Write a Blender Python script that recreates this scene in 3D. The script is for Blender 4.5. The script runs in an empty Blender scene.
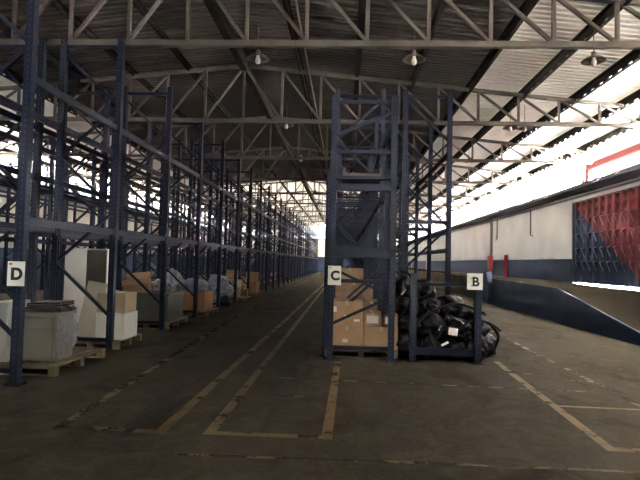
import bpy, bmesh, math, random
from mathutils import Vector, Matrix, noise
random.seed(7)
SC = bpy.context.scene
COL = SC.collection

# ------------------------------------------------------------------ materials
def mat(name, col, rough=.6, metal=0., col2=None, scale=3., detail=4., bump=0., spec=.5, bscale=None):
    m = bpy.data.materials.new(name); m.use_nodes = True
    nt = m.node_tree; n = nt.nodes; l = nt.links
    b = n['Principled BSDF']
    b.inputs['Roughness'].default_value = rough; b.inputs['Metallic'].default_value = metal
    b.inputs['Specular IOR Level'].default_value = spec
    tc = n.new('ShaderNodeTexCoord')
    nz = n.new('ShaderNodeTexNoise'); nz.inputs['Scale'].default_value = scale; nz.inputs['Detail'].default_value = detail
    l.new(tc.outputs['Object'], nz.inputs['Vector'])
    mx = n.new('ShaderNodeMix'); mx.data_type = 'RGBA'
    rp = n.new('ShaderNodeValToRGB'); rp.color_ramp.elements[0].position = .35; rp.color_ramp.elements[1].position = .68
    l.new(nz.outputs['Fac'], rp.inputs['Fac']); l.new(rp.outputs['Color'], mx.inputs[0])
    c2 = col2 or tuple(c*.8 for c in col)
    mx.inputs[6].default_value = (*col, 1); mx.inputs[7].default_value = (*c2, 1)
    l.new(mx.outputs[2], b.inputs['Base Color'])
    if bump:
        nb = n.new('ShaderNodeTexNoise'); nb.inputs['Scale'].default_value = bscale or scale*6; nb.inputs['Detail'].default_value = 5
        l.new(tc.outputs['Object'], nb.inputs['Vector'])
        bp = n.new('ShaderNodeBump'); bp.inputs['Strength'].default_value = bump; bp.inputs['Distance'].default_value = .02
        l.new(nb.outputs['Fac'], bp.inputs['Height']); l.new(bp.outputs['Normal'], b.inputs['Normal'])
    m['mixnode'] = mx.name
    return m

def math_node(nt, op, a, b=None):
    n = nt.nodes.new('ShaderNodeMath'); n.operation = op
    for i, v in enumerate((a, b)):
        if v is None: continue
        if isinstance(v, (int, float)): n.inputs[i].default_value = v
        else: nt.links.new(v, n.inputs[i])
    return n.outputs[0]

BLUE = (.006, .0125, .036); BLUE2 = (.004, .0085, .025)
M = {}
M['blue'] = mat('blue_steel_paint', BLUE, .5, 0, BLUE2, 2.5, bump=.05, spec=.25)
# post paint: rows of punched holes down the column
m = mat('blue_perforated_steel', (.0058, .0125, .034), .5, 0, (.004, .0085, .024), 2.5, spec=.25)
nt = m.node_tree; bs = nt.nodes['Principled BSDF']; mixn = nt.nodes[m['mixnode']]
tc = nt.nodes.new('ShaderNodeTexCoord'); sx = nt.nodes.new('ShaderNodeSeparateXYZ'); nt.links.new(tc.outputs['Object'], sx.inputs[0])
zf = math_node(nt, 'FRACT', math_node(nt, 'MULTIPLY', sx.outputs['Z'], 1/.075))
hz = math_node(nt, 'LESS_THAN', math_node(nt, 'ABSOLUTE', math_node(nt, 'SUBTRACT', zf, .5)), .17)
hy = math_node(nt, 'LESS_THAN', math_node(nt, 'ABSOLUTE', math_node(nt, 'SUBTRACT', math_node(nt, 'ABSOLUTE', sx.outputs['Y']), .018)), .006)
hx = math_node(nt, 'LESS_THAN', math_node(nt, 'ABSOLUTE', sx.outputs['X']), .008)
hole = math_node(nt, 'MULTIPLY', hz, math_node(nt, 'MAXIMUM', hy, hx))
mh = nt.nodes.new('ShaderNodeMix'); mh.data_type = 'RGBA'; nt.links.new(hole, mh.inputs[0])
nt.links.new(mixn.outputs[2], mh.inputs[6]); mh.inputs[7].default_value = (.03, .042, .065, 1)
nt.links.new(mh.outputs[2], bs.inputs['Base Color'])
M['post'] = m
M['truss'] = mat('grey_truss_paint', (.135, .122, .105), .55, 0, (.09, .08, .07), 2., spec=.2)
M['purlin'] = mat('dark_purlin_steel', (.028, .024, .022), .7, 0, (.02, .017, .015), 2., spec=.08)
M['roof'] = mat('galvanised_roof_sheet', (.095, .083, .074), .6, .1, (.075, .065, .058), .6, bump=.0)
M['wall'] = mat('white_painted_wall', (.54, .535, .525), .8, 0, (.45, .445, .435), .8, bump=.1)
M['tan'] = mat('bare_plaster_wall', (.50, .46, .41), .85, 0, (.40, .37, .33), .7, bump=.1)
M['navy'] = mat('navy_dado_paint', (.022, .045, .105), .6, 0, (.017, .034, .08), 1.2, bump=.1)
M['coping'] = mat('dark_coping_metal', (.10, .105, .13), .5, .2, (.07, .07, .09), 1.)
M['yellow'] = mat('worn_yellow_paint', (.36, .23, .055), .6, 0, (.17, .13, .075), 9., 8)
M['pale'] = mat('worn_pale_paint', (.26, .22, .15), .6, 0, (.14, .12, .095), 9., 8)
M['wood'] = mat('pallet_wood', (.24, .18, .11), .8, 0, (.15, .11, .07), 6., bump=.2)
M['carton'] = mat('brown_cardboard', (.42, .26, .14), .8, 0, (.36, .22, .12), 5.)
M['carton_dark'] = mat('dark_cardboard', (.27, .17, .10), .8, 0, (.18, .11, .07), 6.)
M['carton_or'] = mat('orange_cardboard', (.38, .19, .085), .8, 0, (.30, .15, .07), 4.)
M['beige'] = mat('beige_cardboard', (.36, .28, .17), .8, 0, (.31, .24, .15), 5.)
M['tape'] = mat('clear_tape', (.50, .36, .22), .35, 0, (.46, .33, .2), 5.)
M['paper'] = mat('paper_label', (.78, .76, .72), .7, 0, (.70, .68, .64), 20.)
M['grey'] = mat('grey_laminate', (.22, .205, .165), .6, 0, (.18, .17, .14), 3.)
M['grey_dk'] = mat('grey_green_panel', (.085, .085, .07), .6, 0, (.065, .065, .055), 3.)
M['cream'] = mat('cream_laminate', (.42, .39, .30), .55, 0, (.37, .34, .27), 2.)
M['whitebd'] = mat('white_laminate', (.58, .57, .54), .5, 0, (.53, .52, .49), 2.)
M['film'] = mat('scuffed_stretch_film', (.25, .235, .215), .35, 0, (.13, .125, .12), 12., 8, bump=.5)
M['blackp'] = mat('black_plastic_film', (.006, .006, .007), .38, 0, (.010, .010, .012), 6., bump=.6, bscale=14., spec=.3)
M['black'] = mat('black_rubber', (.007, .007, .008), .5, 0, (.012, .012, .013), 8., spec=.3)
M['whitep'] = mat('white_plastic_film', (.36, .37, .42), .4, 0, (.22, .23, .28), 8., bump=.6, bscale=14.)
M['bluep'] = mat('pale_blue_plastic_film', (.18, .25, .38), .4, 0, (.28, .32, .40), 8., bump=.6, bscale=14.)
M['red'] = mat('red_enamel', (.30, .018, .03), .4, 0, (.25, .015, .025), 4.)
M['sign'] = mat('white_sign_board', (.80, .80, .74), .5, 0, (.75, .75, .70), 4.)
M['ink'] = mat('black_sign_ink', (.01, .01, .01), .6)
M['bulb'] = mat('white_bulb_glass', (.85, .84, .80), .15)
M['lampm'] = mat('aged_lamp_reflector', (.22, .20, .17), .4, .5, (.15, .14, .12), 8.)
M['redsteel'] = mat('red_structural_steel', (.0085, .0026, .0024), .8, 0, (.007, .0022, .002), spec=0.)
M['outwall'] = mat('pale_rendered_facade', (.75, .72, .70), .85)
M['blocker'] = mat('dark_blocker_wall', (.14, .10, .085), .9, 0, (.11, .08, .07), 2.)
M['edge'] = mat('pale_louvre_glint', (.20, .21, .25), .4, 0, (.08, .085, .11), 3.)
M['outwin'] = mat('dark_window_pane', (.12, .12, .13), .2)
M['ground'] = mat('sunlit_concrete_yard', (.68, .67, .65), .9, 0, (.63, .62, .60), .5)
M['pipe'] = mat('dark_conduit', (.10, .085, .08), .5)
M['sidec'] = mat('bare_brown_concrete_side', (.20, .165, .125), .85, 0, (.15, .125, .095), .9, 6, bump=.15, spec=.1)
M['ramp_navy'] = mat('navy_ramp_side_paint', (.10, .15, .25), .6, 0, (.08, .115, .20), 1.2, bump=.1, spec=.2)
M['ramp'] = mat('brown_ramp_concrete', (.034, .029, .022), .65, 0, (.026, .022, .017), .9, 6, bump=.15, spec=.0)

# floor: brown-grey concrete, stains, oil, faint slab joints, traffic polish
def floor_mat():
    m = bpy.data.materials.new('stained_concrete_floor'); m.use_nodes = True
    nt = m.node_tree; n = nt.nodes; l = nt.links; b = n['Principled BSDF']
    tc = n.new('ShaderNodeTexCoord')
    def nz(s, d, dist=0, scl=None):
        t = n.new('ShaderNodeTexNoise'); t.inputs['Scale'].default_value = s; t.inputs['Detail'].default_value = d; t.inputs['Distortion'].default_value = dist
        if scl:
            mp = n.new('ShaderNodeMapping'); mp.inputs['Scale'].default_value = scl; l.new(tc.outputs['Object'], mp.inputs[0]); l.new(mp.outputs[0], t.inputs['Vector'])
        else: l.new(tc.outputs['Object'], t.inputs['Vector'])
        return t.outputs['Fac']
    def ramp(f, p0, p1, c0=(0, 0, 0, 1), c1=(1, 1, 1, 1)):
        r = n.new('ShaderNodeValToRGB'); e = r.color_ramp.elements
        e[0].position = p0; e[1].position = p1; e[0].color = c0; e[1].color = c1; l.new(f, r.inputs[0]); return r.outputs[0]
    def mix(f, a, c, mode='MIX'):
        x = n.new('ShaderNodeMix'); x.data_type = 'RGBA'; x.blend_type = mode
        for k, v in ((0, f), (6, a), (7, c)):
            if isinstance(v, (int, float)): x.inputs[k].default_value = v
            elif isinstance(v, tuple): x.inputs[k].default_value = v
            else: l.new(v, x.inputs[k])
        return x.outputs[2]
    base = mix(ramp(nz(.45, 7, .6), .38, .64), (.042, .035, .026, 1), (.066, .055, .042, 1))
    base = mix(ramp(nz(3.2, 9, 1.2), .42, .72), base, (.078, .067, .051, 1))
    base = mix(ramp(nz(1.1, 8, 2.0, (1, .35, 1)), .55, .68), base, (.030, .025, .019, 1))
    base = mix(.25, base, ramp(nz(22, 6), .35, .7, (.025, .021, .017, 1), (.095, .084, .066, 1)))
    sx = n.new('ShaderNodeSeparateXYZ'); l.new(tc.outputs['Object'], sx.inputs[0])
    def joint(o, per, off, w):
        f = math_node(nt, 'FRACT', math_node(nt, 'DIVIDE', math_node(nt, 'SUBTRACT', o, off), per))
        return math_node(nt, 'LESS_THAN', f, w/per)
    j = math_node(nt, 'MAXIMUM', joint(sx.outputs['X'], 4.9, .13, .012), joint(sx.outputs['Y'], 5.0, 4.0, .012))
    jn = math_node(nt, 'MULTIPLY', j, ramp(nz(1.5, 3), .4, .6))
    base = mix(math_node(nt, 'MULTIPLY', jn, .75), base, (.05, .04, .032, 1))
    l.new(base, b.inputs['Base Color'])
    r = ramp(nz(.9, 6), .3, .7, (.62, .62, .62, 1), (.80, .80, .80, 1)); l.new(r, b.inputs['Roughness'])
    b.inputs['Specular IOR Level'].default_value = .006
    bp = n.new('ShaderNodeBump'); bp.inputs['Strength'].default_value = .12; bp.inputs['Distance'].default_value = .01
    l.new(nz(14, 6), bp.inputs['Height']); l.new(bp.outputs[0], b.inputs['Normal'])
    return m
M['floor'] = floor_mat()

# worn lane paint: the paint has worn through to the concrete in patches (alpha)
def worn(name, c, c2, lo, hi):
    m = mat(name, c, .6, 0, c2, 7., 8)
    nt = m.node_tree; b = nt.nodes['Principled BSDF']
    tc = nt.nodes.new('ShaderNodeTexCoord'); t = nt.nodes.new('ShaderNodeTexNoise'); t.inputs['Scale'].default_value = 2.4; t.inputs['Detail'].default_value = 9; t.inputs['Roughness'].default_value = .7
    nt.links.new(tc.outputs['Object'], t.inputs['Vector'])
    r = nt.nodes.new('ShaderNodeValToRGB'); r.color_ramp.elements[0].position = lo; r.color_ramp.elements[1].position = hi
    nt.links.new(t.outputs['Fac'], r.inputs[0]); nt.links.new(r.outputs[0], b.inputs['Alpha'])
    return m
M['yel'] = worn('worn_yellow_lane_paint', (.125, .068, .010), (.085, .050, .014), .25, .50)
M['yel_faint'] = worn('faint_yellow_lane_paint', (.105, .060, .014), (.08, .050, .018), .33, .60)
M['pal'] = worn('faint_cream_lane_paint', (.09, .074, .048), (.07, .058, .04), .36, .60)

# gate: navy lower-left triangle, red above the diagonal (painted on the panel)
m = mat('red_and_navy_gate_paint', (.17, .024, .028), .45, 0, (.14, .02, .024), 2.)
nt = m.node_tree; b = nt.nodes['Principled BSDF']; mixn = nt.nodes[m['mixnode']]
tc = nt.nodes.new('ShaderNodeTexCoord'); sx = nt.nodes.new('ShaderNodeSeparateXYZ'); nt.links.new(tc.outputs['Object'], sx.inputs[0])
# boundary: z = 3.95 at y = 19.6 falling to z = 1.35 at y = 15.3
zz = math_node(nt, 'ADD', math_node(nt, 'MULTIPLY', math_node(nt, 'SUBTRACT', sx.outputs['Y'], 15.44), .60), 1.29)
isn = math_node(nt, 'LESS_THAN', sx.outputs['Z'], zz)
mg = nt.nodes.new('ShaderNodeMix'); mg.data_type = 'RGBA'; nt.links.new(isn, mg.inputs[0]); nt.links.new(mixn.outputs[2], mg.inputs[6])
mg.inputs[7].default_value = (.022, .04, .085, 1); nt.links.new(mg.outputs[2], b.inputs['Base Color'])
M['gate'] = m

# ------------------------------------------------------------------ mesh helper
class MB:
    def __init__(s): s.v = []; s.f = []
    def add(s, vs, fs):
        o = len(s.v); s.v += [tuple(v) for v in vs]; s.f += [tuple(i+o for i in f) for f in fs]; return s
    def box(s, a, b, mtx=None):
        x0, y0, z0 = a; x1, y1, z1 = b
        vs = [Vector(p) for p in ((x0,y0,z0),(x1,y0,z0),(x1,y1,z0),(x0,y1,z0),(x0,y0,z1),(x1,y0,z1),(x1,y1,z1),(x0,y1,z1))]
        if mtx: vs = [mtx @ p for p in vs]
        return s.add(vs, [(0,3,2,1),(4,5,6,7),(0,1,5,4),(1,2,6,5),(2,3,7,6),(3,0,4,7)])
    def bar(s, p, q, w, h, up=(0,0,1)):
        p = Vector(p); q = Vector(q); d = (q-p).normalized(); u = Vector(up)
        if abs(d.dot(u)) > .99: u = Vector((0,1,0))
        r = d.cross(u).normalized(); u = r.cross(d).normalized()
        vs = [c + r*a*w/2 + u*b*h/2 for c in (p, q) for a, b in ((-1,-1),(1,-1),(1,1),(-1,1))]
        return s.add(vs, [(0,1,2,3),(7,6,5,4),(0,4,5,1),(1,5,6,2),(2,6,7,3),(3,7,4,0)])
    def tube(s, pts, r, n=8, closed_ends=True):
        pts = [Vector(p) for p in pts]; rs = r if isinstance(r, (list, tuple)) else [r]*len(pts)
        vs = []; fs = []; ref = Vector((0,0,1))
        for i, p in enumerate(pts):
            d = (pts[min(i+1, len(pts)-1)] - pts[max(i-1, 0)]).normalized()
            u = ref if abs(d.dot(ref)) < .95 else Vector((0,1,0))
            a = d.cross(u).normalized(); b = a.cross(d)
            for k in range(n):
                t = 2*math.pi*k/n; vs.append(p + (a*math.cos(t)+b*math.sin(t))*rs[i])
        for i in range(len(pts)-1):
            for k in range(n):
                k2 = (k+1) % n; fs.append((i*n+k, i*n+k2, (i+1)*n+k2, (i+1)*n+k))
        if closed_ends: fs += [tuple(range(n))[::-1], tuple((len(pts)-1)*n+k for k in range(n))]
        return s.add(vs, fs)
    def lathe(s, prof, c, n=20):
        vs = []; fs = []
        for r, z in prof:
            for k in range(n):
                t = 2*math.pi*k/n; vs.append((c[0]+r*math.cos(t), c[1]+r*math.sin(t), c[2]+z))
        for i in range(len(prof)-1):
            for k in range(n):
                k2 = (k+1) % n; fs.append((i*n+k, i*n+k2, (i+1)*n+k2, (i+1)*n+k))
        return s.add(vs, fs)
    def prism(s, poly, axis, a, b):       # poly of 2D points, extruded along axis from a to b
        def P(p, t):
            return {'x': (t, p[0], p[1]), 'y': (p[0], t, p[1]), 'z': (p[0], p[1], t)}[axis]
        n = len(poly); vs = [P(p, a) for p in poly] + [P(p, b) for p in poly]
        fs = [tuple(range(n))[::-1], tuple(range(n, 2*n))] + [(i, (i+1) % n, (i+1) % n+n, i+n) for i in range(n)]
        return s.add(vs, fs)
    def build(s, name, m, parent=None, bevel=0., smooth=False, loc=None):
        me = bpy.data.meshes.new(name); me.from_pydata(s.v, [], s.f)
        bm = bmesh.new(); bm.from_mesh(me); bmesh.ops.recalc_face_normals(bm, faces=bm.faces)
        if bevel: bmesh.ops.bevel(bm, geom=list(bm.edges), offset=bevel, segments=2, affect='EDGES', profile=.6, clamp_overlap=True)
        bm.to_mesh(me); bm.free()
        if smooth:
            for p in me.polygons: p.use_smooth = True
        me.materials.append(m)
        o = bpy.data.objects.new(name, me); COL.objects.link(o)
        if loc: o.location = loc
        if parent: o.parent = parent
        return o

def thing(name, label, cat, loc=(0,0,0), rz=0, group=None):
    o = bpy.data.objects.new(name, None); COL.objects.link(o); o.location = loc; o.rotation_euler = (0,0,rz)
    o.empty_display_size = .1
    return tag(o, label, cat, group)
def tag(o, label, cat, group=None):
    o['label'] = label; o['category'] = cat
    if group: o['group'] = group
    return o
def struct(o): o['kind'] = 'structure'; return o
def copy_tree(o, parent=None):
    c = o.copy(); COL.objects.link(c); c.parent = parent
    for ch in list(o.children): copy_tree(ch, c)
    return c

# ------------------------------------------------------------------ dimensions
XL, XR = -14.1, 8.45          # inner faces of the side walls
Y0, Y1 = -6.0, 78.0
RX, RZ, SL = -2.85, 6.95, .1  # ridge
def roofz(x): return RZ - SL*abs(x-RX)
EL, ER = -14.5, 8.75
TRANS = .004

# floor, yards
struct(MB().box((XL-.3, Y0-.3, -.3), (XR+.3, Y1+.3, 0)).build('floor', M['floor']))
struct(MB().box((-60, -30, -.35), (XL-.31, 140, -.05)).build('trim_1', M['ground']))
struct(MB().box((XR+.31, -30, -.3), (60, 140, .97)).build('trim_2', M['ground']))
struct(MB().box((XL-.31, Y1+.31, -.35), (XR+.31, 140, -.05)).build('trim_3', M['ground']))

# side walls
wl = struct(MB().box((XL-.25, Y0, 0), (XL, Y1, 4.35)).build('wall_left', M['tan']))
MB().box((XL-.3, Y0, 4.35), (XL+.08, Y1, 4.55)).build('coping', M['coping'], wl)
struct(MB().box((XL, Y0, 0), (XL+.03, Y1, 1.85)).build('baseboard_left', M['navy']))
G0, G1, GZ = 11.2, 19.8, 4.02
mb = MB().box((XR, G1, 0), (XR+.25, Y1, 4.3)).box((XR, Y0, 0), (XR+.25, G0, 4.3)).box((XR, G0, GZ), (XR+.25, G1, 4.3)).box((XR, G0, 0), (XR+.25, G1, .98))
wr = struct(mb.build('wall_right', M['wall']))
mb = MB().prism([(XR-.10, 4.28), (XR+.33, 4.28), (XR+.33, 4.58), (XR-.22, 4.58), (XR-.22, 4.44)], 'y', Y0, Y1)
mb.box((XR-.04, Y0, 4.14), (XR, Y1, 4.2))
mb.build('coping', M['coping'], wr)
struct(MB().box((XR-.03, G1+.05, .9), (XR, Y1, 1.92)).build('baseboard_right', M['navy']))
# vertical joints / posts set in the right wall
for i, y in enumerate((30.4, 42., 54., 66.)):
    MB().box((XR-.10, y-.12, 1.0), (XR+.02, y+.12, 4.3)).build('pier', M['pipe' if i == 0 else 'wall'], wr)
# end wall
mb = MB().box((XL-.25, Y1, 0), (XR+.25, Y1+.25, 4.9))
we = struct(mb.build('wall_back', M['wall']))
MB().box((XL-.25, Y1-.1, 4.9), (XR+.25, Y1+.3, 5.0)).build('coping', M['coping'], we)
struct(MB().box((XL+.03, Y1-.04, 0), (XR-.03, Y1, 2.3)).build('baseboard_back', M['navy']))
# wall behind the camera with gable
DA, DB, DZ = 2.0, 2.55, 2.1      # unseen opening added behind the viewer to light the front
mb = MB().prism([(XL-.25, DZ), (XR+.25, DZ), (XR+.25, roofz(XR)+.10), (RX, RZ+.10), (XL-.25, roofz(XL)+.10)], 'y', Y0-.25, Y0)
mb.box((XL-.25, Y0-.25, 0), (DA, Y0, DZ)).box((DB, Y0-.25, 0), (XR+.25, Y0, DZ))
struct(mb.build('wall_front', M['tan']))
struct(MB().box((XL-.31, -30, -.3), (XR+.31, Y0-.31, -.02)).build('trim_4', M['ground']))

# corrugated roof sheets, one mesh
FARY = 34.1
SB = [(RX-d, RX+d) for d in (6.07, 7.48, 8.80, 10.06)]      # purlin lines where the sheeting changes
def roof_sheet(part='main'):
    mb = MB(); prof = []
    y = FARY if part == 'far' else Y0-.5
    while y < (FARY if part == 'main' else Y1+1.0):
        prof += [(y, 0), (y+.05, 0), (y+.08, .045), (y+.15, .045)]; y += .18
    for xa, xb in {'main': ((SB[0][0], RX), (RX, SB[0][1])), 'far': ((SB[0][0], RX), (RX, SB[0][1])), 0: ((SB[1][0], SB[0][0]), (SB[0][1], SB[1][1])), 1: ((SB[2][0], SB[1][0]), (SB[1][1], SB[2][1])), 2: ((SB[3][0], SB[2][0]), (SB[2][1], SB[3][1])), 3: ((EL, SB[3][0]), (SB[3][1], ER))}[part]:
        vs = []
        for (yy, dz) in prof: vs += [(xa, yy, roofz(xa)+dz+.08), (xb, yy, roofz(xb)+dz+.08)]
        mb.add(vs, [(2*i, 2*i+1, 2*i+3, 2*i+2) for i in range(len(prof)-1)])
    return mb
ro = struct(roof_sheet().build('ceiling', M['roof']))
sd = ro.modifiers.new('s', 'SOLIDIFY'); sd.thickness = .004
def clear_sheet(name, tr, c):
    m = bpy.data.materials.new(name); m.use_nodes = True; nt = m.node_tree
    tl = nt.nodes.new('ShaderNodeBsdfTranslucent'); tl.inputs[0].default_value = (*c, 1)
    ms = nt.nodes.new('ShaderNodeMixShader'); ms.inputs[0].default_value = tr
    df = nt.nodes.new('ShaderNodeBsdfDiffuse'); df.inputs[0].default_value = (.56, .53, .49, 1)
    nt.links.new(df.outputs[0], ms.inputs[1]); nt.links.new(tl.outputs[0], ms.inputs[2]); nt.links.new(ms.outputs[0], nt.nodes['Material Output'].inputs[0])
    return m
# added translucent sheets, graded to brighten the roof towards eaves and far end
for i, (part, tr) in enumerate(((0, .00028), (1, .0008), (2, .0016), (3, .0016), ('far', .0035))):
    struct(roof_sheet(part).build(f'added_roof_sheet_{i+1}', clear_sheet('added_translucent_sheet', tr, (.95, .88, .78))))

# purlins: slotted channel running the length of the hall
def purlin(x, slots=True, d=.20):
    z1 = roofz(x)+.085; z0 = z1-d; mb = MB(); s = 1 if x > RX else -1
    ya, yb = Y0-.4, Y1+.6
    if slots:
        mb.box((x-.012, ya, z0), (x+.012, yb, z0+.05)); mb.box((x-.012, ya, z0+.09), (x+.012, yb, z1))
        y = ya
        while y < yb: mb.box((x-.012, y, z0+.049), (x+.012, y+.24, z0+.091)); y += .42
    else: mb.box((x-.015, ya, z0), (x+.015, yb, z1))
    mb.box((min(x, x-s*.06), ya, z0), (max(x, x-s*.06), yb, z0+.015))
    mb.box((x-.07, ya, z1-.03), (x+.07, yb, z1))
    return mb
side_words = {1: 'right', -1: 'left'}
TRANS_ = 0
ordw = ['first', 'second', 'third', 'fourth', 'fifth', 'sixth', 'seventh', 'eighth']
t = MB().box((RX-.09, Y0-.4, RZ-.22), (RX+.09, Y1+.6, RZ+.05)).build('ridge_beam', M['purlin'])
tag(t, 'dark deep ridge beam running down the middle of the roof to the far end', 'beam')
for s in (1, -1):
    for k in range(1, 9):
        x = RX + s*(1.55, 3.08, 4.57, 6.07, 7.48, 8.80, 10.06, 11.2)[k-1]
        o = purlin(x, d=.26 if k > 2 else .16).build('roof_purlin', M['purlin'])
        tag(o, f'dark slotted roof purlin, {ordw[k-1]} one {side_words[s]} of the ridge beam', 'purlin', 'purlins under the roof sheets')

# trusses
PAN = 1.05; NP = 11; ZB = 5.36
def make_truss():
    t = thing('roof_truss', '', 'roof truss', (0, 0, 0))
    def zt(k): return RZ-.08 - SL*abs(k)*PAN
    for s in (-1, 1):
        MB().bar((RX, 0, zt(0)), (RX+s*NP*PAN, 0, zt(NP)), .10, .09).build('top_chord', M['truss'], t)
    MB().box((RX-NP*PAN, -.055, ZB-.05), (RX+NP*PAN, .055, ZB+.05)).build('bottom_chord', M['truss'], t)
    for k in range(-NP, NP+1):
        x = RX+k*PAN
        MB().box((x-.03, -.03, ZB), (x+.03, .03, zt(k))).build('web_post', M['truss'], t)
    for s in (-1, 1):
        for k in range(NP):
            MB().bar((RX+s*k*PAN, 0, zt(k)-.02), (RX+s*(k+1)*PAN, 0, ZB+.03), .055, .06, (0,1,0)).build('web_diagonal', M['truss'], t)
    return t
tr = make_truss(); TY = [8.85+5*i for i in range(-1, 14)]
words = {3.85: 'steel roof truss directly over the viewer, above the picture top',
 8.85: 'nearest steel roof truss, its long bottom chord crossing the top of the picture',
 13.85: 'second steel roof truss, behind the one crossing the top of the picture',
 18.85: 'third steel roof truss, its right end resting above the red gate',
 23.85: 'fourth steel roof truss, ending above the white wall left of the gate',
 28.85: 'fifth steel roof truss, next beyond the four nearest ones'}
for i, y in enumerate(TY):
    o = tr if i == 0 else copy_tree(tr)
    o.location.y = y; o['group'] = 'steel trusses across the hall'
    o['label'] = words.get(round(y, 2), 'one of the small far steel roof trusses seen bunched towards the end wall')
# stub columns carrying the truss ends on the wall copings
for i, y in enumerate(TY[1:]):
    for s, x, zb in ((1, XR-.03, 4.58), (-1, XL-.12, 4.55)):
        o = MB().box((x-.05, -.06, zb), (x+.05, .06, roofz(x)+.02)).build('roof_column', M['truss'], loc=(0, y, 0))
        n_ = ['nearest', 'second', 'third', 'fourth'][i] if i < 4 else None
        w = 'white wall on the right' if s > 0 else 'tan wall on the left'
        tag(o, f'{n_} stub steel column on top of the {w}' if n_ else f'distant stub steel column on top of the {w}', 'column', f'stub columns on the {w}')
# thin conduit under the roof
tag(MB().tube([(-1.05, Y0, 6.55), (-1.05, Y1, 6.55)], .022, 6).build('conduit', M['truss']), 'thin pale conduit hung just right of the ridge beam', 'conduit')

# ------------------------------------------------------------------ gate
g = struct(bpy.data.objects.new('door_1', None)); COL.objects.link(g)
mb = MB(); per = .45; y = G1-.06; n = 0
xf = XR+.06
while y > G0+.1:
    # trapezoid rib profile across y, full height
    y0 = y; y1 = y-per
    prof = [(y0, 0), (y0-.06, 0), (y0-.10, -.05), (y0-.22, -.05), (y0-.26, 0), (y1, 0)]
    vs = [(xf+d, yy, z) for z in (1.06, GZ-.02) for yy, d in prof]; k = len(prof)
    mb.add(vs, [(i, i+1, i+1+k, i+k) for i in range(k-1)])
    y = y1
sh = mb.build('gate_sheet', M['gate'], g); so = sh.modifiers.new('s', 'SOLIDIFY'); so.thickness = .006; so.offset = 0
mb = MB(); y = G1-.06
while y > G0+.5:
    for r, z in enumerate((1.5, 1.98, 2.5, 3.02, 3.45, 3.8)):
        hh = .34 if r < 4 else .22
        a = y-.27; b_ = y-.43
        # pressed wedge: a triangle leaning out of the sheet
        mb.add([(xf, a, z+hh), (xf, b_, z+hh), (xf, (a+b_)/2, z), (xf-.13, (a+b_)/2-.02, z+hh*.85)], [(0,1,3), (1,2,3), (2,0,3)])
    y -= per
mb.build('pressed_louvres', M['gate'], g)
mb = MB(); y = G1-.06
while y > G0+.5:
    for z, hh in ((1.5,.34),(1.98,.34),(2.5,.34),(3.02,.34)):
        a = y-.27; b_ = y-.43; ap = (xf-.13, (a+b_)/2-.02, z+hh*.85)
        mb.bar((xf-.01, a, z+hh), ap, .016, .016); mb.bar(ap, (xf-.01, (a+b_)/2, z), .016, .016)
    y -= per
mb.build('louvre_glint_bars', M['edge'], g)  # pale bars along the wedges, light glints put into their colour
MB().box((XR-.02, G1-.08, .98), (XR+.14, G1, GZ)).build('door_jamb', M['coping'], g)
MB().box((XR-.02, G0, GZ-.06), (XR+.14, G1, GZ)).build('door_track', M['coping'], g)

# ------------------------------------------------------------------ dock and ramp along the right wall
rt = thing('loading_ramp', 'raised brown concrete loading ramp with a navy painted side along the right wall', 'ramp')
prof = [(9.7, 0), (15.5, .98), (22.9, 1.06), (Y1-.05, 1.0), (Y1-.05, 0)]
MB().prism(prof, 'x', 6.24, XR-.035).build('deck', M['ramp'], rt)
MB().prism([(9.7, 0), (15.5, .99), (23., 1.07), (23., 0)], 'x', 6.2, 6.245).build('side_wall', M['ramp_navy'], rt)
MB().prism([(22.2, .9), (22.5, 1.33), (23.05, 1.33), (23.05, .0), (22.2, 0)], 'x', 6.02, 6.24).build('kerb_post', M['navy'], rt)
MB().prism([(23.05, 0), (23.05, 1.05), (Y1-.06, .99), (Y1-.06, 0)], 'x', 6.2, 6.245).build('rear_side_wall', M['sidec'], rt)

# fire points on the dock
t = thing('fire_post', 'tall red standpipe post against the navy band, right of its red neighbour', 'fire post', (8.15, 26.8, 1.03))
MB().lathe([(0,0),(.10,0),(.10,1.08),(.085,1.13),(0,1.14)], (0,0,0), 14).build('post', M['red'], t, smooth=False)
MB().lathe([(0,.62),(.14,.62),(.14,.7),(0,.7)], (0,0,0), 14).build('collar', M['red'], t)
MB().tube([(0,0,.85),(-.16,0,.85)], .045, 10).build('valve_outlet', M['pipe'], t)
t = thing('hose_cabinet', 'red fire hose cabinet fixed to the dark wall pier', 'fire hose cabinet', (8.22, 29.9, 1.35))
MB().box((-.11,-.2,0),(.11,.2,.82)).build('case', M['red'], t, bevel=.015)
MB().tube([(-.02,.05,0),(-.03,.07,-.2),(0,.02,-.33)], .03, 8).build('hose', M['pipe'], t)
MB().box((-.125,-.16,.06),(-.108,.16,.74)).build('door', M['red'], t)
tag(MB().tube([(8.38, 29.2, 4.2), (8.38, 29.2, 3.1), (8.3, 29.2, 3.0)], .035, 8).build('wall_pipe', M['pipe']), 'short dark pipe on the white wall beside the dark pier', 'pipe')
tag(MB().tube([(8.38, 24., 4.2), (8.38, 24., 3.0), (8.38, 23.75, 2.98)], .03, 8).build('wall_pipe', M['pipe']), 'thin dark conduit dropping midway down the white wall towards the gate', 'pipe')

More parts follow.
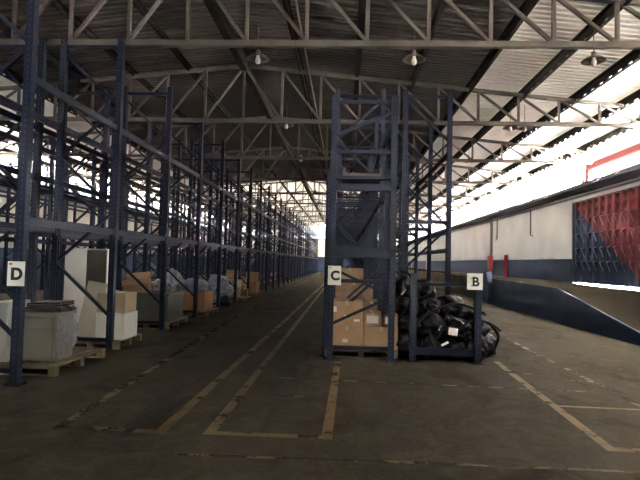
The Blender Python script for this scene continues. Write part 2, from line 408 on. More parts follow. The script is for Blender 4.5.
# ------------------------------------------------------------------ lane markings
def lane(pts, w, m, label):
    mb = MB()
    for i, (a, b) in enumerate(zip(pts[:-1], pts[1:])):
        zl = .0015+.0006*i; a = Vector((a[0], a[1], zl)); b = Vector((b[0], b[1], zl)); d = (b-a).normalized()
        e = d.cross(Vector((0,0,1)))*w/2; a = a-d*w/2; b = b+d*w/2
        mb.add([a-e, b-e, b+e, a+e], [(0,1,2,3)])
    tag(mb.build('lane_line', M[m]), label, 'floor marking', 'painted lines on the floor')
lane([(-2.05,4.79),(-2.62,4.79),(-3.0,14.),(-3.45,76)], .10, 'yel_faint', 'faint yellow line nearest the left racks, turning a corner at its near end')
lane([(-1.85,4.77),(-1.66,4.77),(-1.56,14.),(-1.30,76)], .11, 'yel', 'yellow line left of the narrow gap in the central aisle, with a short hooked end')
lane([(-1.25,76),(-1.20,12.),(-1.21,4.80),(-.13,4.80),(-.08,8.4)], .10, 'yel', 'yellow box outline running round in front of the rack signed C')
lane([(2.56,8.86),(2.39,4.80),(4.6,4.82)], .10, 'yel', 'yellow line from the foot of the rack signed B to the lower right corner')
lane([(3.75,20.),(3.62,13.4),(3.50,6.3),(3.44,4.9)], .09, 'yel_faint', 'faint yellow line right of the rack signed B, heading along the ramp')
lane([(-.03,7.1),(3.3,6.96)], .05, 'pal', 'thin cream line crossing in front of racks C and B')
lane([(-1.1,6.23),(-.38,6.19)], .05, 'pal', 'short cream dash inside the C box, the nearer of two')
lane([(-.92,7.11),(-.1,7.2)], .05, 'pal', 'short cream dash inside the C box, the farther of two')
lane([(2.55,8.0),(3.25,7.95)], .05, 'pal', 'short cream dash right of rack B, the farther of two')
lane([(3.05,7.68),(3.5,7.55)], .05, 'pal', 'short slanted cream dash right of rack B, the nearer of two')
lane([(2.52,6.2),(3.9,6.15)], .06, 'yel', 'yellow cross line between the two right hand lines')
lane([(-1.3,4.25),(.6,4.29),(3.6,4.3)], .05, 'yel_faint', 'long faint yellow line across the front of the floor')

# ------------------------------------------------------------------ racks
PW = .10
def post_mb(h):
    # C profile column, open to the rack inside
    a = PW/2; t = .012
    p = [(-a,-a),(a,-a),(a,-a+.03),(a-t,-a+.03),(a-t,-a+t),(-a+t,-a+t),(-a+t,a-t),(a-t,a-t),(a-t,a-.03),(a,a-.03),(a,a),(-a,a)]
    mb = MB()
    for i in range(len(p)):
        pass
    n = len(p); vs = [(x, y, 0) for x, y in p]+[(x, y, h) for x, y in p]
    mb.add(vs, [(i, (i+1) % n, (i+1) % n+n, i+n) for i in range(n)])
    # end caps split in convex strips
    mb.box((-a,-a,h-.004),(a,a,h))
    return mb
POSTS = {}
def frame(parent, x0, x1, y, h, flip=False, nodes=None, hor=None, name='upright_frame'):
    """upright frame in the plane y, posts at x0 and x1"""
    key = (round(x1-x0, 2), h, flip, str(nodes), str(hor))
    if key in POSTS:
        c = POSTS[key].copy(); COL.objects.link(c); c.parent = parent; c.location = (x0, y, 0)
        for ch in POSTS[key].children:
            d = ch.copy(); COL.objects.link(d); d.parent = c
        return c
    w = x1-x0
    mb = MB()
    hor = hor or [.17, h-.15]
    if nodes is None:
        nodes = []; z = .55; k = 1 if flip else 0
        while z < h-.1: nodes.append((k, z)); z += .92; k = 1-k
    if name != 'upright_frame' or len(hor) > 2:      # end frames: every rail and brace its own piece
        fr = MB().box((0, -.025, hor[0]-.03), (w, .025, hor[0]+.03)).build(name, M['blue'], parent, loc=(x0, y, 0))
        for z in hor[1:]: MB().box((0, -.025, z-.03), (w, .025, z+.03)).build('rail', M['blue'], fr)
        for (ka, za), (kb, zb) in zip(nodes[:-1], nodes[1:]):
            if za != zb: MB().bar((w*ka, 0, za), (w*kb, 0, zb), .045, .045, (0,1,0)).build('brace', M['blue'], fr)
        nodes = []; hor = []; pre = fr
    else: pre = None
    for (ka, za), (kb, zb) in zip(nodes[:-1], nodes[1:]):
        mb.bar((w*ka, 0, za), (w*kb, 0, zb), .045, .045, (0,1,0))
    for z in hor: mb.box((0, -.025, z-.03), (w, .025, z+.03))
    fr = pre or mb.build(name, M['blue'], parent, loc=(x0, y, 0))
    p = post_mb(h)
    a = p.build('post', M['post'], fr); b = a.copy(); COL.objects.link(b); b.location = (w, 0, 0); b.rotation_euler = (0,0,math.pi)
    pl = MB().box((-.09,-.09,0),(.09,.09,.012)); pl.tube([(.07,.07,.012),(.07,.07,.035)], .012, 6); pl.tube([(-.07,-.07,.012),(-.07,-.07,.035)], .012, 6)
    c = pl.build('foot_plate', M['blue'], fr); d = c.copy(); COL.objects.link(d); d.location = (w, 0, 0)
    POSTS[key] = fr
    return fr
BEAMS = {}
def beam(parent, x, ya, yb, z, h=.095):
    L = round(yb-ya-PW, 3); key = (L, h)
    if key not in BEAMS:
        mb = MB().box((-.025, 0, -h/2), (.025, L, h/2)).box((-.035, 0, -h/2-.04), (.035, .035, h/2+.04)).box((-.035, L-.035, -h/2-.04), (.035, L, h/2+.04))
        o = mb.build('beam', M['blue'], parent); BEAMS[key] = o
    else: o = BEAMS[key].copy(); COL.objects.link(o); o.parent = parent
    o.location = (x, ya+PW/2, z); return o

def row(name_label, x0, x1, ys, h, levels, flip=False, skip=0, group='blue pallet racking rows'):
    t = thing('pallet_rack', name_label, 'pallet rack', (0,0,0), 0, group)
    for y in ys: frame(t, x0, x1, y, h, flip)
    for ya, yb in zip(ys[:-1], ys[1:]):
        for z in levels:
            zz = z if not callable(z) else z(ya)
            for x in (x0, x1): beam(t, x, ya, yb, zz)
            # tie bars from front to rear beam under the load level
    return t
YD = [6.25+2.55*i for i in range(28)]
D = row('long blue pallet rack signed D, fronting the left side of the aisle', -5.02, -4.0, YD, 5.42, (2.02, 3.82), flip=True)
E = row('blue pallet rack standing back to back behind the rack signed D', -6.42, -5.42, YD, 5.42, (2.02, 2.95, 3.82), flip=True)
YF = [10.+2.6*i for i in range(26)]
F = row('blue pallet rack out in the middle of the left half, behind both front rows', -9.9, -8.9, YF, 5.3, (2.0, 3.6), flip=False)
G = row('blue pallet rack furthest left, standing against the tan left wall', -13.7, -12.7, YF, 5.3, (2.15, 3.1, 3.9), flip=True)
YC = [11.2+2.5*i for i in range(26)]
for ya, yb in zip(YD[7:-1], YD[8:]):
    for z in (2.9, 4.7):
        for x in (-5.02, -4.0): beam(D, x, ya, yb, z)
Cr = row('dense blue pallet rack signed C, fronting the right side of the aisle', -.24, .76, YC, 5.36, (1.85, 2.95, 4.1), flip=False)
# front end frame of C: doubled, lower
C1 = frame(Cr, -.22, .78, 8.62, 4.38, nodes=[(0,.57),(1,1.05),(0,1.5),(1,2.3)], hor=[.2, 1.29, 1.76, 1.80, 2.85, 3.44, 4.28])
MB().bar((0,-.03,3.70),(1.0,-.03,4.12), .05, .07, (0,1,0)).build('end_brace', M['blue'], C1)
for a_, b_ in ((1.68, 1.84), (2.78, 2.90), (2.98, 3.03)): MB().box((-.02,-.05,a_),(1.02,.05,b_)).build('end_bar', M['blue'], C1)
for z in (1.8, 2.9, 4.1):
    for x in (-.22, .78): beam(Cr, x, 8.62, 11.2, z)
c2 = frame(Cr, -.30, .70, 8.95, 3.2)
MB().box((.15,.1,3.03),(.80,1.4,3.10)).box((.15,.1,3.10),(.19,1.4,3.2)).box((.76,.1,3.10),(.80,1.4,3.2)).build('steel_tray', M['truss'], C1)
YB = [11.2+2.5*i for i in range(26)]
B = row('open blue pallet rack signed B, right of rack C', 1.24, 2.19, YB, 5.36, (1.9, 2.3, 4.0), flip=True)
for z in (2.5,):
    for y in YB[:6]: MB().box((1.24, y-.03, z-.04), (2.19, y+.03, z+.04)).build('cross_bar', M['blue'], B)
frame(B, 1.14, 2.19, 8.68, 1.44, nodes=[(0,.15),(1,.15)], hor=[.14, .2, 1.27], name='end_barrier')
# load deck bars on C levels
for y in YC[:14]:
    for z in (1.93, 3.03):
        mb = MB()
        for k in range(5): mb.box((-.24, y+.3+k*.45, z-.02), (.76, y+.38+k*.45, z+.02))
        mb.build('deck_bars', M['blue'], Cr)

# plain low barrier rails linking frames at the foot of D
# ------------------------------------------------------------------ signs
def letter(ch, size, parent, off, m, serif=False, ext=.003):
    cu = bpy.data.curves.new('t', 'FONT'); cu.body = ch; cu.size = size; cu.align_x = 'CENTER'; cu.align_y = 'CENTER'; cu.offset = size*(.03 if ch == 'B' else .045); cu.extrude = ext
    o = bpy.data.objects.new('tmp', cu); COL.objects.link(o)
    dg = bpy.context.evaluated_depsgraph_get(); me = bpy.data.meshes.new_from_object(o.evaluated_get(dg)); bpy.data.objects.remove(o)
    me.materials.clear(); me.materials.append(m)
    q = bpy.data.objects.new('letter', me); COL.objects.link(q); q.parent = parent; q.location = off; q.rotation_euler = (math.pi/2, 0, 0)
    return q
def sign(ch, x, y, z, w, h, label, logo, serif=False):
    t = thing('bay_sign', label, 'sign', (x, y, z), 0, None)
    MB().box((-w/2,-.008,0),(w/2,0,h)).build('board', M['sign'], t)
    letter(ch, h*.66 if not serif else h*.78, t, (.01, -.011, h*.47), M['ink'])
    if serif:
        s = h*.72
        MB().box((-s*.33,-.014,h*.47-s*.365),(-s*.1,-.009,h*.47-s*.29)).box((-s*.33,-.014,h*.47+s*.29),(-s*.1,-.009,h*.47+s*.365)).build('serif', M['ink'], t)
    if logo: MB().box((-w*.40,-.011,h*.86),(-w*.24,-.008,h*.93)).build('logo_patch', logo, t)
sign('D', -4.0, 6.17, 1.21, .215, .30, 'white sign board with a black letter D on the left rack', M['red'])
sign('C', -.165, 8.55, 1.22, .215, .315, 'white sign board with a black letter C on the central rack', M['bluep'])
sign('B', 2.12, 8.60, 1.20, .25, .265, 'white sign board with a black letter B on the low barrier', None, True)

# ------------------------------------------------------------------ lamps
def make_lamp():
    t = thing('pendant_lamp', '', 'lamp')
    MB().tube([(0,0,.10),(0,0,.62)], .010, 6).build('rod', M['pipe'], t)
    MB().lathe([(0,.12),(.04,.12),(.05,.05),(.07,.04),(.16,.0),(.225,-.055),(.22,-.06),(.15,-.01),(.06,.02),(0,.03)], (0,0,0), 24).build('shade', M['lampm'], t, smooth=True)
    MB().lathe([(0,.05),(.025,.05),(.03,0),(.05,-.06),(.055,-.10),(.04,-.14),(0,-.16)], (0,0,0), 14).build('bulb', M['bulb'], t, smooth=True)
    return t
lp = make_lamp(); first = True
for j, y in enumerate((10., 15., 20., 25., 30., 35.)):
    xs = [(-1.8,'ridge'), (1.25,'rack C'), (4.65,'the ramp')]
    if j == 1: xs.append((5.05, 'extra'))
    for x, w in xs:
        o = lp if first else copy_tree(lp); first = False
        o.location = (x, y, 5.60)
        o['group'] = 'pendant lamps under the roof'
        if j == 0: lab = {'ridge': 'nearest pendant lamp left of centre, hanging beside the dark ridge beam', 'rack C': 'nearest pendant lamp with a bright bulb above the rack signed B', 'the ramp': 'nearest pendant lamp at upper right against the pale roof sheets'}[w]
        elif j == 1: lab = {'ridge': 'smaller pendant lamp beside the ridge beam in the second row', 'rack C': 'pendant lamp of the second row hidden among the top of rack C', 'the ramp': 'left one of the paired lamps on the right side', 'extra': 'right one of the paired lamps on the right side'}[w]
        else: lab = {'ridge': 'tiny far pendant lamp hanging along the ridge beam', 'rack C': 'tiny far pendant lamp hanging over the rack C row', 'the ramp': 'tiny far pendant lamp hanging over the floor beside the ramp'}[w]
        o['label'] = lab

# ------------------------------------------------------------------ goods
def pallet(x, y, w, d, label, rz=0, group='wooden pallets under the goods'):
    t = thing('wooden_pallet', label, 'pallet', (x, y, 0.003), rz, group)
    n = 6; bw = w/n*.72
    for k in range(n):
        xx = k*(w-bw)/(n-1); o = MB().box((xx-w/2, -d/2, .118), (xx-w/2+bw, d/2, .138)).build('deck_board', M['wood'], t)
    for yy in (-d/2+.0, -.045, d/2-.09):
        MB().box((-w/2, yy, .096), (w/2, yy+.09, .117)).build('stringer', M['wood'], t)
        for xx in (-w/2, -.05, w/2-.1): MB().box((xx, yy, .018), (xx+.1, yy+.09, .095)).build('block', M['wood'], t)
        MB().box((-w/2, yy, 0), (w/2, yy+.09, .017)).build('bottom_board', M['wood'], t)
    return t
def carton(x, y, z, w, d, h, m, label, rz=0, labels=(), group=None, tape=True):
    t = thing('cardboard_carton', label, 'carton', (x, y, z), rz, group)
    MB().box((-w/2, -d/2, 0), (w/2, d/2, h)).build('body', M[m], t, bevel=.008)
    if tape: MB().box((-.03, -d/2-.002, h-.07), (.03, -d/2+.002, h)).box((-.03, -d/2, h-.001), (.03, d/2, h+.002)).build('tape', M['tape'], t)
    for (lx, lz, lw, lh) in labels:
        MB().box((lx-lw/2, -d/2-.003, lz-lh/2), (lx+lw/2, -d/2-.0005, lz+lh/2)).build('paper_label', M['paper'], t)
    return t
def open_carton(x, y, z, w, d, h, m, label, rz=0, tilt=0, group=None):
    t = thing('open_carton', label, 'carton', (x, y, z), rz, group); t.rotation_euler = (0, tilt, rz); k = .008
    mb = MB().box((-w/2,-d/2,0),(w/2,d/2,k)).box((-w/2,-d/2,k),(-w/2+k,d/2,h)).box((w/2-k,-d/2,k),(w/2,d/2,h)).box((-w/2+k,-d/2,k),(w/2-k,-d/2+k,h)).box((-w/2+k,d/2-k,k),(w/2-k,d/2,h))
    mb.build('body', M[m], t)
    MB().bar((-w/2, 0, h), (-w/2-.14, 0, h-.10), d, .006).build('flap', M[m], t)
    MB().bar((w/2, 0, h), (w/2+.10, 0, h+.13), d, .006).build('flap', M[m], t)
    MB().bar((0, -d/2, h), (0, -d/2-.12, h-.12), w, .006).build('flap', M[m], t)
    MB().bar((0, d/2, h), (0, d/2+.06, h+.14), w, .006).build('flap', M[m], t)
    return t
def bag(x, y, z, sx, sy, sz, m, label, group, seed=0, name='plastic_bag', cat='bag', rz=0):
    bm = bmesh.new(); bmesh.ops.create_icosphere(bm, subdivisions=4, radius=1)
    for v in bm.verts:
        p = v.co.copy(); q = p*1.6+Vector((seed*3.1, seed*1.7, 0))
        r = 1+.28*noise.noise(q)+.16*noise.noise(q*2.3)+.10*abs(noise.noise(q*5.5))-.05
        v.co = Vector((p.x*sx, p.y*sy, (p.z if p.z > -.55 else -.55+(p.z+.55)*.15)*sz))*r
    zm = min(v.co.z for v in bm.verts)
    me = bpy.data.meshes.new(name); bm.to_mesh(me); bm.free(); me.materials.append(M[m])
    for pl in me.polygons: pl.use_smooth = (seed % 2 == 0)
    o = bpy.data.objects.new(name, me); COL.objects.link(o); o.location = (x, y, z-zm); o.rotation_euler = (0,0,rz)
    tag(o, label, cat, group); return o

# --- bay 1 behind sign D
pallet(-4.33, 7.42, 1.14, 1.42, 'worn wooden pallet sticking into the aisle under the grey cabinet by sign D')
t = thing('grey_cabinet', 'grey laminate cabinet with a scuffed plastic wrapped side, on the nearest left pallet', 'cabinet', (-4.17, 6.95, .142))
MB().box((-.29,0,0),(.25,.46,.62)).build('carcass', M['grey'], t, bevel=.004)
MB().box((-.27,-.035,.03),(.22,-.001,.43)).build('door', M['grey'], t, bevel=.003)
MB().box((-.27,-.035,.465),(.22,-.001,.595)).build('drawer', M['grey'], t, bevel=.003)
MB().box((-.33,-.05,.62),(.28,.50,.665)).build('top', M['grey'], t, bevel=.004)
MB().box((.251,.01,.01),(.262,.45,.61)).build('plastic_wrap', M['film'], t)
t = thing('folded_tarp', 'black folded tarp heaped flat on top of the grey cabinet', 'tarp', (-4.13, 7.19, .81))
mb = MB()
for k in range(4):
    a = random.uniform(-.08, .08)
    mt = Matrix.Translation((random.uniform(-.02,.03), random.uniform(-.03,.03), .036*k)) @ Matrix.Rotation(a, 4, 'Z') @ Matrix.Rotation(random.uniform(-.05,.05), 4, 'Y')
    mb.box((-.27+.03*k,-.2,0),(.28-.02*k,.2,.033), mt)
mb.build('fold', M['blackp'], t, bevel=.012)
MB().tube([(-.28,-.1,.03),(-.22,-.2,.11),(-.05,-.12,.125),(.1,-.16,.125),(.27,-.1,.10),(.33,-.05,.03)], .014, 8).build('cord', M['black'], t, smooth=True)
carton(-4.66, 7.1, .142, .26, .5, .80, 'whitebd', 'narrow white box with a dark patch, left of the grey cabinet', tape=False)
t = bag(-4.35, 7.78, .145, .30, .22, .36, 'whitep', 'grey white plastic bundle behind the grey cabinet', None, 3)
pallet(-5.75, 7.6, 1.0, 1.2, 'wooden pallet under the grey bin at the left edge')
t = thing('grey_bin', 'grey bin at the left edge of the picture below the white cloth', 'bin', (-5.68, 7.6, .142))
MB().box((-.42,-.4,0),(.42,.4,.52)).build('body', M['grey'], t, bevel=.01)
MB().box((-.44,-.42,.47),(.44,.42,.51)).build('rim', M['grey_dk'], t)
t = thing('white_banner', 'crumpled white cloth with black marks on the grey bin at left edge', 'cloth', (-5.55, 7.3, .66))
vs = []; fs = []
for i in range(9):
    for j in range(7):
        u = i/8; v = j/6; vs.append((-.30+.62*u, -.1+.35*v, .0+.28*math.sin(v*3.1)+.05*noise.noise(Vector((u*4, v*4, 1)))))
fs = [(i*7+j, (i+1)*7+j, (i+1)*7+j+1, i*7+j+1) for i in range(8) for j in range(6)]
o = MB().add(vs, fs).build('cloth', M['whitep'], t, smooth=True); q = o.modifiers.new('s', 'SOLIDIFY'); q.thickness = .012
MB().box((.05,-.115,.09),(.12,-.108,.2)).box((.17,-.115,.09),(.24,-.108,.2)).build('black_mark', M['ink'], t)

# --- bay 2: white cabinet, boards, white box, beige carton
pallet(-4.35, 9.33, 1.0, 1.05, 'wooden pallet with a white box and beige carton on its aisle end')
pallet(-5.07, 10.27, 1.0, .75, 'wooden pallet under the tall white cabinet in the second bay')
t = thing('tall_white_cabinet', 'tall open white cabinet standing upright in the second left bay', 'cabinet', (-5.07, 10.20, .142), math.radians(6))
w, d, h, k = .80, .5, 1.60, .022
MB().box((-w/2,-d/2,0),(-w/2+k,d/2,h)).build('side_panel', M['whitebd'], t)
MB().box((w/2-k,-d/2,0),(w/2,d/2,h)).build('side_panel', M['whitebd'], t)
MB().box((-w/2+k,-d/2+.01,h-k),(w/2-k,d/2,h)).build('top_panel', M['whitebd'], t)
MB().box((-w/2+k,-d/2+.01,.0),(w/2-k,d/2,k)).build('bottom_panel', M['whitebd'], t)
MB().box((-w/2+k,d/2-.012,k),(w/2-k,d/2,h-k)).build('back_panel', M['grey'], t)
MB().box((-w/2-.005,-d/2-.022,.0),(.0,-d/2-.002,h)).build('door', M['whitebd'], t)
for i in range(3):
    o = MB().box((-.20,-.012,0),(.20,.012,1.0-.05*i)).build('cream_board', M['cream'], loc=(-4.58+.05*i, 9.10+.06*i, .145))
    o.rotation_euler = (math.radians(-8+2*i), math.radians(7+3*i), math.radians(12*i-10))
    tag(o, ['front cream board leaning beside the white box, standing on edge', 'middle cream board of the three leaning beside the white box', 'rear cream board of the three leaning beside the white box'][i], 'board', 'leaning cream boards')
t = carton(-4.10, 9.30, .142, .50, .62, .46, 'whitebd', 'low white box at the front of the second left bay', tape=False)
carton(-4.12, 9.32, .607, .50, .55, .34, 'beige', 'beige carton resting on the low white box', rz=.03)
# --- brown open carton + grey-green crate (bay 3)
pallet(-4.40, 12.2, 1.0, 1.5, 'dark wooden pallet under the grey green crate')
t = thing('grey_crate', 'large plain grey green crate in the third left bay', 'crate', (-4.42, 12.1, .142))
MB().box((-.50,-.48,0),(.46,.62,.62)).build('body', M['grey_dk'], t, bevel=.006)
MB().box((-.52,-.50,.60),(.48,.64,.64)).build('lid', M['grey_dk'], t, bevel=.004)
open_carton(-4.80, 11.95, .79, .55, .6, .30, 'carton', 'brown open carton lying askew on top behind the beige carton', rz=.25, tilt=-.12)
bag(-4.15, 12.0, .785, .2, .2, .14, 'whitep', 'white plastic bag on the grey green crate', None, 5)
bag(-4.45, 12.35, .785, .18, .22, .18, 'whitep', 'rear white plastic bag on the grey green crate', None, 6)
bag(-5.6, 12.2, .0, .5, .5, .85, 'grey_dk', 'dark grey heap in the back rack beyond the tall white cabinet', None, 8, 'covered_heap', 'heap')
# --- bay 4
pallet(-4.25, 14.9, 1.0, 1.2, 'dark wooden pallet under the orange brown carton')
carton(-4.32, 14.95, .142, .82, .95, .52, 'carton_or', 'orange brown carton with plastic bags heaped on top')
WB = [(-4.45, 14.8, .67, 'bluep'), (-4.1, 14.75, .67, 'whitep'), (-4.25, 15.1, .67, 'whitep'), (-4.5, 15.15, .67, 'whitep'), (-3.95, 15.15, .67, 'bluep')]
for i, (x, y, z, mm) in enumerate(WB):
    bag(x, y, z, .20, .19, .17+.03*(i % 2), mm, ['pale blue bag at the left front on the orange carton', 'white bag at the right front on the orange carton', 'white bag in the middle of the heap on the orange carton', 'white bag at the left rear on the orange carton', 'pale blue bag at the right rear on the orange carton'][i], 'plastic bags on the orange carton', i+11)
# --- bay 5: white bags with black ones
k = 0
for i, (x, y, z, mm) in enumerate([(-4.35,17.2,0,'whitep'),(-3.98,17.3,0,'blackp'),(-4.55,17.6,0,'whitep'),(-4.15,17.75,0,'bluep'),(-4.3,17.3,.38,'whitep'),(-4.0,17.5,.36,'whitep'),(-4.45,17.6,.40,'blackp'),(-4.2,17.9,.40,'whitep'),(-4.15,17.5,.66,'whitep'),(-4.4,17.7,.70,'bluep')]):
    lab = {'whitep': 'white plastic bag in the stacked heap of the fifth left bay', 'blackp': 'black plastic bag among the white ones of the fifth left bay', 'bluep': 'pale blue plastic bag in the heap of the fifth left bay'}[mm]
    pos = ['at the bottom front left', 'at the bottom front right', 'at the bottom rear left', 'at the bottom rear', 'in the middle front', 'in the middle right', 'in the middle left', 'in the middle rear', 'on the very top', 'near the top left'][i]
    bag(x, y, z, .24, .22, .22, mm, lab.replace(' of the fifth left bay', '')+', '+pos, 'bag heap in the fifth left bay', i+21)
bag(-5.0, 15.0, .0, .4, .5, .7, 'whitep', 'white wrapped bundle behind the orange brown carton', None, 41, 'wrapped_bundle', 'bundle')
# --- bays 6 and 7: cartons
pallet(-4.25, 20.4, 1.0, 1.2, 'distant pallet under the stacked cartons of the sixth left bay')
carton(-4.35, 20.2, .142, .55, .6, .36, 'carton', 'lower near carton stacked in the sixth left bay', rz=.1)
carton(-4.3, 20.95, .142, .6, .6, .45, 'beige', 'rear beige carton on the sixth bay pallet')
carton(-4.33, 20.2, .506, .5, .5, .3, 'beige', 'pale middle carton stacked in the sixth left bay', rz=-.15)
open_carton(-4.4, 20.25, .815, .45, .45, .22, 'carton', 'open carton topping the stack in the sixth left bay', rz=.2)
carton(-3.95, 20.6, .142, .22, .4, .3, 'carton_dark', 'small dark carton at the aisle edge of the sixth left bay')
pallet(-4.3, 23.3, 1.0, 1.2, 'farthest pallet holding goods along the left racks')
carton(-4.3, 23.3, .142, .8, .9, .5, 'carton_or', 'far orange tinted carton, last low one along the left racks')
carton(-4.15, 23.3, .647, .5, .6, .4, 'carton', 'far brown carton on the last orange tinted one', rz=.3)
carton(-5.8, 14.6, .0, .8, .9, .9, 'beige', 'beige carton on the floor in the back rack beyond the orange carton')
carton(-5.8, 18.0, .0, .8, .9, .8, 'carton', 'brown carton on the floor in the back rack beyond the bag heap')
carton(-5.8, 22.5, .0, .8, .9, .9, 'beige', 'far beige carton on the floor in the back rack')

# --- rack C goods
pallet(.30, 9.40, 1.24, 1.2, 'wooden pallet under the taped cartons at sign C')
CG = 'brown cartons on the pallet at sign C'
carton(.06, 9.22, .142, .56, .7, .375, 'carton', 'lower left brown carton at sign C, one round label', labels=[(-.03,.13,.09,.06)], group=CG)
carton(.635, 9.22, .142, .57, .7, .375, 'carton', 'lower right brown carton at sign C, label at its right edge', labels=[(.14,.17,.06,.12)], group=CG)
carton(.05, 9.20, .519, .56, .68, .42, 'carton', 'tall upper left brown carton at sign C', labels=[(-.21,.28,.08,.09),(-.02,.17,.05,.03),(.17,.10,.10,.04)], group=CG)
carton(.49, 9.20, .519, .29, .6, .225, 'carton', 'small upper carton at sign C with a big white label', labels=[(0,.12,.20,.13)], group=CG)
carton(.78, 9.20, .519, .27, .6, .215, 'carton', 'small upper carton furthest right at sign C', labels=[(-.03,.11,.10,.12)], group=CG)
pallet(.25, 12.3, 1.0, 1.2, 'pallet in the second bay of rack C')
carton(.05, 12.1, .142, .55, .7, .6, 'carton_dark', 'lower dark carton in the second bay of rack C')
carton(.22, 12.1, .744, .85, .7, .42, 'carton_dark', 'middle dark carton in the second bay of rack C')
carton(.12, 12.1, 1.166, .6, .6, .30, 'carton', 'top brown carton in the second bay of rack C, behind the sign')
carton(.62, 12.1, .142, .35, .7, .6, 'carton_dark', 'lower right dark carton in the second bay of rack C')

# --- black scrap heap at rack B
BP = 'black bags heaped at rack B'
random.seed(21)
spots = []
for (z, rows) in ((0., [(1.05,9.1),(1.45,9.0),(1.85,9.05),(2.25,9.1),(2.48,9.45),(1.2,9.6),(1.65,9.6),(2.05,9.6),(1.15,10.2),(1.7,10.2),(2.3,10.1)]),
                  (.34, [(1.1,9.2),(1.5,9.15),(1.9,9.2),(2.28,9.3),(1.3,9.75),(1.8,9.8),(2.2,9.9)]),
                  (.66, [(1.12,9.35),(1.5,9.4),(1.88,9.5),(1.3,9.95)]), (.94, [(1.12,9.6),(1.42,9.75)])):
    for (x, y) in rows: spots.append((x, y, z))
posw = {0.: 'bottom', .34: 'second', .66: 'third', .94: 'top'}
for i, (x, y, z) in enumerate(spots):
    side = 'left' if x < 1.4 else 'right' if x > 1.95 else 'middle'
    dep = 'front' if y < 9.35 else 'back' if y > 9.9 else 'mid depth'
    bag(x, y, z, random.uniform(.24,.31), random.uniform(.24,.3), random.uniform(.20,.25), 'blackp' if i % 3 else 'black',
        f'black crumpled bag in the heap at rack B, {posw[z]} layer, {dep}, {side}', BP, i+50, 'black_bag', 'bag', random.uniform(0, 6))
def strip(pts, r, label, flat=False):
    mb = MB(); P = [Vector(p) for p in pts]
    # Catmull style smoothing
    out = []
    for i in range(len(P)-1):
        p0 = P[max(i-1,0)]; p1 = P[i]; p2 = P[i+1]; p3 = P[min(i+2,len(P)-1)]
        for k in range(6):
            t = k/6; out.append(.5*((2*p1)+(p2-p0)*t+(2*p0-5*p1+4*p2-p3)*t*t+(3*p1-p0-3*p2+p3)*t**3))
    out.append(P[-1])
    mb.tube(out, r, 7); tag(mb.build('plastic_strip', M['black'], smooth=True), label, 'plastic strip', 'loose black strips on the heap')
strip([(.93,8.95,.62),(1.1,8.8,.95),(1.2,9.2,1.35),(1.05,9.6,1.45)], .02, 'black strip arching over the top left of the heap')
strip([(1.15,8.78,.55),(1.45,8.72,.82),(1.9,8.8,.95),(2.4,9.0,.78)], .022, 'long black strip lying across the front of the heap')
strip([(2.2,8.9,.75),(2.45,8.95,.62),(2.62,9.0,.42),(2.58,9.05,.2)], .025, 'black strip hanging down the right flank of the heap')
strip([(1.55,8.7,.35),(1.62,8.66,.62),(1.72,8.7,.85)], .016, 'short upright black strip behind the barrier')
strip([(.86,9.0,.8),(.95,8.85,1.0),(1.0,9.0,1.3)], .018, 'bent black strip between racks C and B')
strip([(1.9,8.75,.5),(2.1,8.7,.7),(2.4,8.8,.66),(2.66,9.0,.5)], .018, 'curled black strip at the right of the heap')
for i, (x, y, z, a, w, h) in enumerate([(1.80,8.69,.50,.15,.15,.12),(1.67,8.69,.30,-.5,.12,.04),(1.6,8.72,.55,.6,.03,.10),(1.0,8.85,1.12,.7,.03,.12)]):
    o = MB().box((-w/2,-.004,-h/2),(w/2,.004,h/2)).build('paper_tag', M['paper'], loc=(x,y,z)); o.rotation_euler = (math.radians(-12), a, 0)
    tag(o, ['square white paper label on the front of the black heap', 'torn white slip low on the black heap', 'thin white slip left of the square label', 'thin white slip high at the left of the black heap'][i], 'label', 'white slips on the heap')

# ------------------------------------------------------------------ outside, beyond the right wall
t = thing('outdoor_canopy', 'red steel canopy beam with a lattice seen above the right wall outside', 'canopy', (14., 0, 0))
MB().box((-.12, 12, 7.3), (.12, 31, 7.62)).build('beam', M['redsteel'], t)
mb = MB().bar((0,31,7.3),(6,31,7.3),.1,.1).bar((0,31,6.4),(6,31,6.6),.1,.1)
for k in range(6): mb.bar((k,31,7.3 if k % 2 else 6.45), (k+1,31,6.45 if k % 2 else 7.3), .07, .07, (0,1,0))
mb.build('lattice', M['redsteel'], t)
MB().box((-.1,30.9,.97),(.1,31.1,7.3)).build('column', M['redsteel'], t)
t = thing('outdoor_building', 'pale building with a window outside beyond the right wall', 'building', (15.5, 40, .97))
MB().box((0,0,0),(6,8,7.6)).build('wall', M['outwall'], t)
MB().box((-.02,2,4.2),(.02,3.4,6.2)).build('window', M['outwin'], t)
MB().box((-.2,-.2,7.6),(6.2,8.2,7.8)).build('roof', M['outwall'], t)

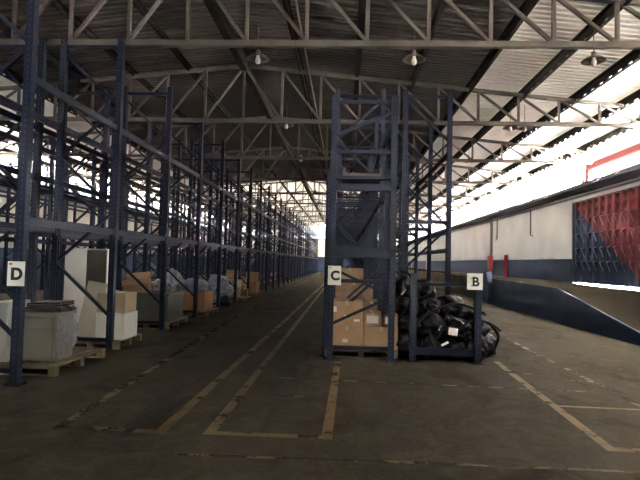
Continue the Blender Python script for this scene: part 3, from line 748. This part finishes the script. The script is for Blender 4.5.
for x0, x1, h, z, lab in ((17, 30, 6.2, .97, 'long dark block added across the right hand yard to cut low light, hidden behind the wall'), (-34, -22.7, 6.2, -.05, 'long dark block added across the left hand yard to cut low light, hidden behind the wall')):
    t = thing('added_light_blocker', lab, 'building', (0, 0, z))  # unseen block, added to keep grazing yard light off the roof centre
    MB().box((x0, -28, 0), (x1, 130, h)).build('wall', M['blocker'], t)
    MB().box((x0-.3, -28.3, h), (x1+.3, 130.3, h+.2)).build('roof', M['coping'], t)
    for k in range(12): MB().box((x0-.03, -20+12*k, 3), (x1+.03, -17+12*k, 4.2)).build('window', M['outwin'], t)

# ------------------------------------------------------------------ light and camera
w = bpy.data.worlds.new('w'); SC.world = w; w.use_nodes = True
bg = w.node_tree.nodes['Background']; bg.inputs[0].default_value = (.93, .97, 1.0, 1); bg.inputs[1].default_value = .09375
sun = bpy.data.lights.new('sun', 'SUN'); sun.energy = 60; sun.angle = math.radians(1); sun.color = (1, .97, .94)
so_ = bpy.data.objects.new('sun', sun); COL.objects.link(so_)
so_.rotation_euler = Vector((.03, -.70, .71)).to_track_quat('Z', 'Y').to_euler()
roll = math.radians(1.4); yaw = math.radians(2.8); pitch = math.radians(2.36)
Fv = Vector((-math.sin(yaw)*math.cos(pitch), math.cos(yaw)*math.cos(pitch), math.sin(pitch)))
Rv = Vector((math.cos(yaw), math.sin(yaw), 0)); Uv = Rv.cross(Fv)
R2 = Rv*math.cos(roll)+Uv*math.sin(roll); U2 = -Rv*math.sin(roll)+Uv*math.cos(roll)
cam = bpy.data.cameras.new('camera'); co = bpy.data.objects.new('camera', cam); COL.objects.link(co)
cam.lens = 36*520/640; cam.sensor_width = 36; cam.clip_end = 400
mt = Matrix((R2, U2, -Fv)).transposed().to_4x4(); mt.translation = Vector((0, 0, 1.6)); co.matrix_world = mt
SC.camera = co
SC.view_settings.view_transform = 'Standard'; SC.view_settings.look = 'None'; SC.view_settings.gamma = 1
SC.view_settings.exposure = 5.6; SC.view_settings.use_curve_mapping = False
